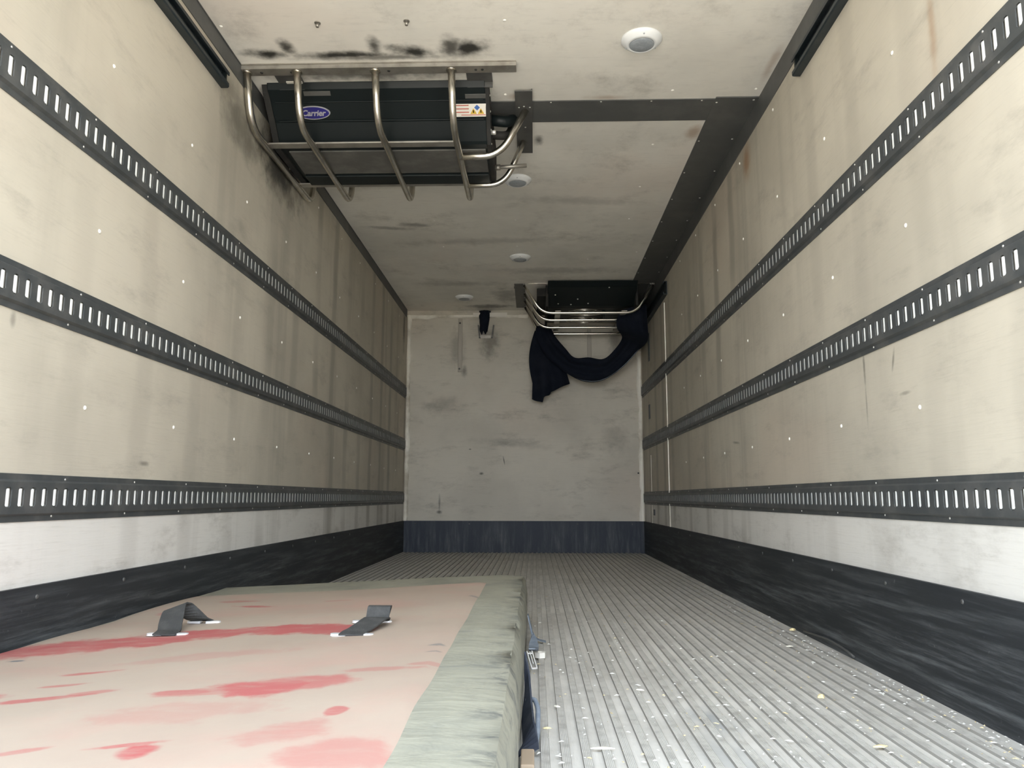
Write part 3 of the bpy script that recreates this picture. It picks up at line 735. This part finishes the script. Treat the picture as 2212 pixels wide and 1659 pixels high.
# ------------------------------------------------------------------ quilted bulkhead pad lying on the floor
def padz(x_): return .165 + (x_ + 1.21) / 1.295 * .055
pad = thing('bulkhead_pad', (-.56, 2.1, 0), 'worn pink and olive insulated bulkhead pad lying on the floor at left', 'bulkhead pad')
def pad_materials():
    m, t, b = new_mat('olive_vinyl'); q = NT(t); v = q.coord()
    f = q.ramp(q.noise(q.mapping(v, (1, .7, 1)), 5, 6, 0.65), 0.38, 0.72)
    col = q.mix(f, (0.272, 0.264, 0.207), (0.20, 0.198, 0.16))
    s1 = q.ramp(q.noise(q.mapping(v, (2.2, 7, 4)), 1.6, 5, 0.6, .6), 0.56, 0.78, 0, .55)
    col = q.mix(s1, col, (0.11, 0.12, 0.125))
    s2 = q.ramp(q.noise(q.mapping(v, (5, 9, 4), (4, 4, 4)), 2.5, 6, 0.7, .8), 0.62, 0.78, 0, .45)
    col = q.mix(s2, col, (0.37, 0.36, 0.32))
    ed = q.new('ShaderNodeSeparateXYZ'); t.links.new(v, ed.inputs[0])
    wear = q.math('MULTIPLY', q.ramp(ed.outputs[0], .54, .625), q.ramp(q.noise(q.mapping(v, (6, 9, 6), (1, 2, 3)), 2.2, 6, .7, .6), .46, .66, 0, .8))
    col = q.mix(wear, col, (0.075, 0.08, 0.08))
    t.links.new(col, b.inputs['Base Color']); b.inputs['Roughness'].default_value = .55; b.inputs['Specular IOR Level'].default_value = .35
    t.links.new(q.bump(q.noise(q.mapping(v, (2, 5, 3)), 3.0, 4, .6, .5), .4, .012), b.inputs['Normal'])
    m2, t2, b2 = new_mat('worn_pink_vinyl'); q = NT(t2); v = q.coord()
    O = (-.56, 2.1)
    f = q.ramp(q.noise(v, 2.0, 5, .6), .35, .7)
    col = q.mix(f, (0.365, 0.302, 0.24), (0.345, 0.27, 0.215))
    pk = q.ramp(q.noise(q.mapping(v, (1.5, 2.0, 1), (2, 5, 1)), 1.8, 5, .6), .46, .76, 0, .5)
    col = q.mix(pk, col, (0.42, 0.25, 0.205))
    L = [(-1.10, 1.90, .22, .13, .25, .9), (-.93, 1.99, .26, .11, .22, 1.0), (-.74, 2.06, .26, .085, .12, 1.0), (-.54, 2.09, .22, .085, .06, 1.0), (-.43, 2.07, .13, .08, -.2, .95), (-.37, 2.00, .09, .045, -.6, .9), (-1.19, 1.80, .08, .10, .2, .6),
         (-.375, 1.44, .10, .085, .25, .95), (-.30, 1.47, .10, .07, .2, .75), (-.52, 1.415, .07, .022, 0, .75), (-.47, 1.415, .12, .03, .1, .5), (-.80, 1.635, .07, .016, .35, .75), (-.80, 1.52, .05, .014, .35, .65), (-.78, 1.415, .11, .024, .3, .85), (-.70, 1.45, .06, .02, .2, .55), (-.96, 1.43, .12, .03, .1, .7),
         (-.43, 1.095, .030, .045, .5, 1.0), (-.46, 1.125, .06, .012, .25, .9), (-.60, 1.11, .06, .016, .5, .55), (-.20, 1.26, .018, .03, 0, .8), (-.25, 1.15, .09, .06, .5, .4), (-.18, 1.56, .10, .025, .1, .45), (-.1, 1.6, .06, .02, .2, .4),
         (-.82, 2.62, .10, .022, -.3, .8), (-.93, 2.75, .09, .03, -.1, .5), (-1.05, 2.5, .06, .05, 0, .45), (-.55, 2.65, .06, .02, 0, .3), (-.62, 1.75, .2, .05, .2, .25), (-.45, 1.30, .16, .08, .2, .25), (-.15, 1.05, .1, .08, .2, .45)]
    L = [(a - O[0], c - O[1], d, e, g_, h_) for a, c, d, e, g_, h_ in L]
    col = q.mix(q.math('MULTIPLY', q.blobs(v, L, (0, 1), .45, .85, 10), q.ramp(q.noise(q.mapping(v, (5, 16, 1)), 2, 5, .7), .25, .55, .55, 1.0)), col, (0.35, 0.092, 0.088))
    G = [(-1.056, 1.775, .022, .012, .2, .95), (-1.13, 1.72, .01, .012, 0, .9), (-.089, 2.66, .03, .03, .3, .55), (-.106, 1.80, .025, .018, .2, .6), (-.102, 1.725, .025, .012, .2, .5), (-.33, 2.36, .02, .01, 0, .4), (-.995, 2.50, .03, .02, .2, .5)]
    G = [(a - O[0], c - O[1], d, e, g_, h_) for a, c, d, e, g_, h_ in G]
    col = q.mix(q.blobs(v, G, (0, 1), .6, .6, 40), col, (0.12, 0.13, 0.135))
    wv = q.noise(q.mapping(v, (90, 90, 1)), 3, 3, .7)
    col = q.mix(q.ramp(wv, .58, .8, 0, .25), col, (0.42, 0.36, 0.30))
    t2.links.new(col, b2.inputs['Base Color']); b2.inputs['Roughness'].default_value = .6; b2.inputs['Specular IOR Level'].default_value = .3
    t2.links.new(q.bump(q.noise(v, 5, 4), .25, .01), b2.inputs['Normal'])
    return m, m2
M_olive, M_pink = pad_materials()
PX0, PX1, PY0 = -1.214, .083, .84
def far_y(x_): return 3.43 + .13 * (x_ - PX0) / (PX1 - PX0)
# cover: closed cushion built as a ring-profile loft from the near end to the far end
rows = []; NY = 90
def pad_ring(t):
    ring = []
    edge = min(t * NY, (1 - t) * NY)
    sh = 1.0 if edge > 3 else (0.0, .62, .86, .96)[int(edge)]
    for a in range(64):
        # rounded rectangle walked as x then down the side
        if a < 30: u = a / 29; px = PX0 + .02 + (PX1 - PX0 - .04) * u; side = 'top'
        elif a < 36: u = (a - 30) / 5; side = 'r'
        elif a < 58: u = (a - 36) / 21; px = PX1 - .012 - (PX1 - PX0 - .024) * u; side = 'bot'
        else: u = (a - 58) / 5; side = 'l'
        yx = lambda xx: PY0 + (far_y(xx) - PY0) * t
        if side == 'top':
            z = padz(px); z += .006 * noise.noise(Vector((px * 3, t * 9, 0)))
            if px > -.06: z += -.012 * ((px + .06) / .14) ** 2 + min(1, (px + .06) / .05) * .005 * noise.noise(Vector((px * 9, t * 26, 2)))
        elif side == 'r':
            an = u * math.pi; px = PX1 - .02 + .020 * math.sin(an) + .006 * noise.noise(Vector((3, t * 14, u))); zt = padz(PX1) - .012
            z = zt * (1 - (1 - math.cos(an)) / 2) 
        elif side == 'bot': z = 0.001
        else:
            an = u * math.pi; px = PX0 + .02 - .016 * math.sin(an); z = padz(PX0) * (1 - math.cos(an)) / 2
        mid = padz(px) / 2
        z = mid + (z - mid) * (.25 + .75 * sh)
        ring.append((px, yx(px), max(.001, z)))
    return ring
b = MB(); rings = [pad_ring(i / NY) for i in range(NY + 1)]
b.grid([r + [r[0]] for r in rings]); 
k = len(b.v); b.v += rings[0]; b.face(range(k, k + 64)); k = len(b.v); b.v += rings[-1]; b.face(list(range(k, k + 64))[::-1])
cov = b.build('cover', M_olive, pad); cov['label'] = 'olive grey vinyl cover with worn creases'
# pink face panel, a thin sheet lying on the cover
rows = []
FX0, FX1 = -1.195, -.072
for i in range(61):
    row = []
    for j in range(41):
        px = FX0 + (FX1 - FX0) * j / 40
        yf = 3.0 + .10 * (px - FX0) / (FX1 - FX0); py = PY0 + .05 + (yf - PY0 - .05) * i / 60
        if j == 40: px += .004 * noise.noise(Vector((0, py * 5, 0)))
        if i == 60: py += .010 * noise.noise(Vector((px * 5, 0, 0)))
        t = (py - PY0) / (far_y(px) - PY0)
        lift = .006 if 0 < i < 60 and 0 < j < 40 else -.002
        row.append((px, py, padz(px) + .006 * noise.noise(Vector((px * 3, t * 9, 0))) + lift + .0005))
    rows.append(row)
b = MB(); b.grid(rows); fp = b.build('face_panel', M_pink, pad); fp['label'] = 'faded pink face rubbed red in streaks'
# two carrying handles of folded webbing between pairs of metal plates
def ribbon(pts, dirs, wd, th, name, mat, parent):
    """flat strap through pts; dirs = width direction at each point"""
    b = MB(); P_ = [Vector(p) for p in pts]; D = [Vector(d).normalized() for d in dirs]; n = len(P_)
    pl, dl = [], []
    for i in range(n - 1):
        for k in range(5):
            u = k / 5; pl.append(P_[i].lerp(P_[i + 1], u)); dl.append(D[i].lerp(D[i + 1], u).normalized())
    pl.append(P_[-1]); dl.append(D[-1])
    # one light smoothing pass keeps the folds crisp but not knife sharp
    pl = [pl[0]] + [(pl[i - 1] + pl[i] * 2 + pl[i + 1]) / 4 for i in range(1, len(pl) - 1)] + [pl[-1]]
    rows = []
    for i, p in enumerate(pl):
        tn = (pl[min(i + 1, len(pl) - 1)] - pl[max(i - 1, 0)]).normalized(); nn = dl[i].cross(tn).normalized()
        w_ = wd[0] + (wd[1] - wd[0]) * i / (len(pl) - 1) if isinstance(wd, tuple) else wd
        rows.append([p - dl[i] * w_ / 2 - nn * th / 2, p + dl[i] * w_ / 2 - nn * th / 2, p + dl[i] * w_ / 2 + nn * th / 2, p - dl[i] * w_ / 2 + nn * th / 2, p - dl[i] * w_ / 2 - nn * th / 2])
    b.grid(rows, 0, False); k = len(b.v); b.v += [tuple(q_) for q_ in rows[0][:4]]; b.face(range(k, k + 4)); k = len(b.v); b.v += [tuple(q_) for q_ in rows[-1][:4]]; b.face(range(k, k + 4))
    return b.build(name, mat, parent)
def anchor(xc, yc, wd, parent, sub, ang=0.0):
    z = padz(xc) + .008; m = Matrix.Translation((xc, yc, z)) @ Matrix.Rotation(ang, 4, 'Z')
    for s in (-1, 1):
        b = MB(); k = []
        c0, c1 = (wd / 2 - .034, wd / 2 + .004)
        n = 8; hw = .010
        prof = [(s * c0, -hw), (s * (c1 - .008), -hw)] + [(s * (c1 - .008 + .010 * math.sin(a)), -hw * math.cos(a)) for a in [math.pi * q_ / n for q_ in range(1, n)]] + [(s * (c1 - .008), hw), (s * c0, hw)]
        k0 = len(b.v)
        for zz in (-.002, .004): b.v += [tuple(m @ Vector((px, py, zz))) for px, py in prof]
        nn = len(prof); b.face([k0 + i for i in range(nn)]); b.face([k0 + nn + i for i in range(nn)])
        for i in range(nn): b.face((k0 + i, k0 + (i + 1) % nn, k0 + nn + (i + 1) % nn, k0 + nn + i))
        o = b.build(sub, M_silver, parent, .001)
# left handle standing up in a fold
hz = lambda x_, h_: padz(x_) + h_
h1 = ribbon([(-.855, 2.055, hz(-.855, .010)), (-.862, 2.10, hz(-.86, .013)), (-.872, 2.125, hz(-.87, .028)), (-.893, 2.19, hz(-.893, .064)), (-.885, 2.215, hz(-.885, .060)), (-.855, 2.25, hz(-.855, .022)), (-.85, 2.285, hz(-.85, .011))],
            [(1, 0, 0), (1, .05, 0), (1, .15, .1), (.85, .5, .35), (.85, .5, .25), (1, .2, 0), (1, 0, 0)], .062, .004, 'handle', M_web, pad)
h1['label'] = 'black webbing handle standing up in a fold'
anchor(-.853, 2.072, .096, h1, 'anchor_plate', .05); anchor(-.842, 2.272, .085, h1, 'anchor_plate', .0)
h2 = ribbon([(-.338, 1.945, hz(-.338, .010)), (-.335, 1.975, hz(-.335, .013)), (-.325, 1.99, hz(-.322, .016)), (-.302, 2.075, hz(-.31, .031)), (-.300, 2.10, hz(-.318, .026)), (-.310, 2.125, hz(-.315, .016)), (-.308, 2.14, hz(-.31, .050)), (-.308, 2.165, hz(-.31, .049)), (-.32, 2.172, hz(-.32, .012))],
            [(1, 0, 0)] * 9, .062, .004, 'handle', M_web, pad)
h2['label'] = 'black webbing handle lying slack'
anchor(-.338, 1.957, .096, h2, 'anchor_plate', -.03); anchor(-.330, 2.158, .096, h2, 'anchor_plate', 0)
# grey tie strap with buckle, hanging down the right flank of the pad onto the floor
st = ribbon([(.088, 2.93, .12), (.104, 2.90, .06), (.110, 2.80, .025), (.108, 2.70, .035), (.104, 2.59, .062)], [(0, 1, 0), (0, 1, .1), (1, .3, 0), (1, .1, 0), (1, 0, 0)], (.05, .022), .004, 'tie_strap', M_webgrey, pad)
b = MB(); m_ = Matrix.Translation((.104, 2.555, .034)) @ Matrix.Rotation(.35, 4, 'Z') @ Matrix.Rotation(.75, 4, 'X') @ Matrix.Scale(.75, 4)
for lo, hi in (((-.014, -.045, -.003), (-.009, .045, .003)), ((.009, -.045, -.003), (.014, .045, .003)), ((-.014, -.045, -.003), (.014, -.038, .003)), ((-.014, .03, -.003), (.014, .036, .003)), ((-.002, -.02, .0), (.002, .04, .005))): b.box(lo, hi, 0, m_)
b.build('buckle', M_silver, st, .001)
ribbon([(.088, 3.02, .10), (.10, 3.03, .035), (.125, 3.035, .012), (.155, 3.01, .010)], [(0, 1, 0)] * 4, .03, .003, 'loose_end', M_webgrey, st)
# dark folded strap on the floor by the near part of the flank
t2 = ribbon([(.088, 2.06, .13), (.094, 2.02, .09), (.094, 1.93, .040), (.100, 1.80, .030), (.098, 1.74, .008)], [(0, .6, 1), (.2, .6, 1), (.5, .2, 1), (.5, .1, 1), (1, 0, .4)], .05, .005, 'dark_strap', M_webdark, pad)
b = MB(); b.tube([(.092, 1.97, .055), (.112, 1.965, .062), (.121, 1.93, .05), (.119, 1.82, .02), (.112, 1.75, .012)], .006, 8, 0, .02); b.build('strap_edge', M_webgrey, t2)
b = MB(); b.box((.084, 1.62, 0.0005), (.112, 1.72, .022)); o = b.build('scrap_block', M_brown, None, .003); tag(o, 'small brown wood scrap on the floor beside the near end of the pad', 'scrap')

# ------------------------------------------------------------------ small litter on the floor
t_ = thing('plastic_ring', (.132, 2.765, 0), 'small pale plastic ring on the floor right of the buckle', 'ring')
b = MB(); m_ = Matrix.Translation((.132, 2.765, .010)) @ Matrix.Rotation(.4, 4, 'Z')
ring = [(.020 * math.cos(a), .020 * math.sin(a)) for a in [2 * math.pi * k / 6 for k in range(6)]]; inn = [(.010 * math.cos(a), .010 * math.sin(a)) for a in [2 * math.pi * k / 6 for k in range(6)]]
for z in (-.009, .009):
    k = len(b.v); b.v += [tuple(m_ @ Vector((*p, z))) for p in ring + inn]
    for j in range(6): b.face((k + j, k + (j + 1) % 6, k + 6 + (j + 1) % 6, k + 6 + j))
for rr in (ring, inn):
    for j in range(6):
        p, q_ = rr[j], rr[(j + 1) % 6]; b.quad(*[m_ @ Vector(x_) for x_ in ((*p, -.009), (*q_, -.009), (*q_, .009), (*p, .009))])
b.build('ring_body', M_labelw, t_)
def sliver(x_, y_, ln, wd, ang, mat, label, group=None, ht=.004):
    b = MB(); m = Matrix.Translation((x_, y_, .0005)) @ Matrix.Rotation(ang, 4, 'Z'); n = 7; rows = []
    for i in range(n):
        u = -1 + 2 * i / (n - 1); hw = wd * (1 - abs(u) ** 1.6) * (1 + .25 * math.sin(i * 2.3)) + .0006
        c = ln * u; hh = ht * (1 - .6 * u * u)
        rows.append([m @ Vector(p) for p in ((c, -hw, 0), (c, -hw * .5, hh), (c, hw * .5, hh * .9), (c, hw, 0))])
    b.grid(rows, 0, False); b.grid([[r[0], r[-1]] for r in rows][::-1], 0, False)
    return tag(b.build('wood_chip', mat), label, 'wood chip', group)
sliver(.262, 1.795, .027, .005, 0.0, M_wood, 'long pale wood sliver lying crosswise on the floor ribs')
sliver(.142, 1.94, .010, .003, 0.1, M_wood2, 'short yellowish wood chip on the floor near the dark strap')
sliver(.172, 2.135, .010, .004, -.6, M_wood, 'curled pale wood chip between the strap and the bare ribs')
sliver(.905, 2.256, .012, .009, .4, M_wood2, 'yellow wood chip standing out on the right part of the floor', None, .010)
sliver(1.188, 3.356, .014, .009, .2, M_wood2, 'yellow wood chip against the foot of the right kick plate', None, .010)
sliver(.415, 2.32, .012, .004, -.4, M_wood, 'pale wood chip on the ribs left of the dark floor stain')
sliver(1.06, 3.0, .014, .006, .1, M_wood, 'white chip on the floor near the cord by the right kick plate')
sliver(.88, 1.83, .018, .007, .2, M_wood2, 'broad yellowish chip near the lower right of the floor')
b = MB(); b.tube([(1.207, 3.27, .012), (1.205, 3.12, .02), (1.203, 3.0, .028), (1.206, 2.86, .02), (1.208, 2.78, .008)], .004, 6, 0, .05); tag(b.build('thin_cord', M_plate), 'thin grey cord lying along the foot of the right kick plate', 'cord')
# crumbs, flakes and splinters too many to count
b = MB()
for i in range(1400):
    px = random.uniform(.1, 1.2); py = 1.45 + 5.5 * random.random() ** 2.2
    if random.random() < .25: px = 1.15 + random.uniform(-.06, .055)
    sz = random.uniform(.0010, .0034); a = random.uniform(0, 6.3); m = Matrix.Translation((px, py, .0003)) @ Matrix.Rotation(a, 4, 'Z')
    k = len(b.v); e = random.uniform(1, 3.2)
    b.v += [tuple(m @ Vector(p)) for p in ((-sz * e, -sz * .5, 0), (sz * e * .8, -sz * .7, 0), (sz * e, sz * .6, 0), (-sz * e * .7, sz * .7, 0), (0, 0, sz * .9))]
    mi = 0 if random.random() < .75 else 1
    for f in ((0, 1, 4), (1, 2, 4), (2, 3, 4), (3, 0, 4)): b.face([k + x_ for x_ in f], mi)
tag(b.build('floor_debris', [simple('pale_crumb', (.66, .65, .60), .8), simple('yellow_crumb', (.60, .50, .30), .8)]), 'pale crumbs and splinters scattered over the ribbed floor', 'debris', None, 'stuff')
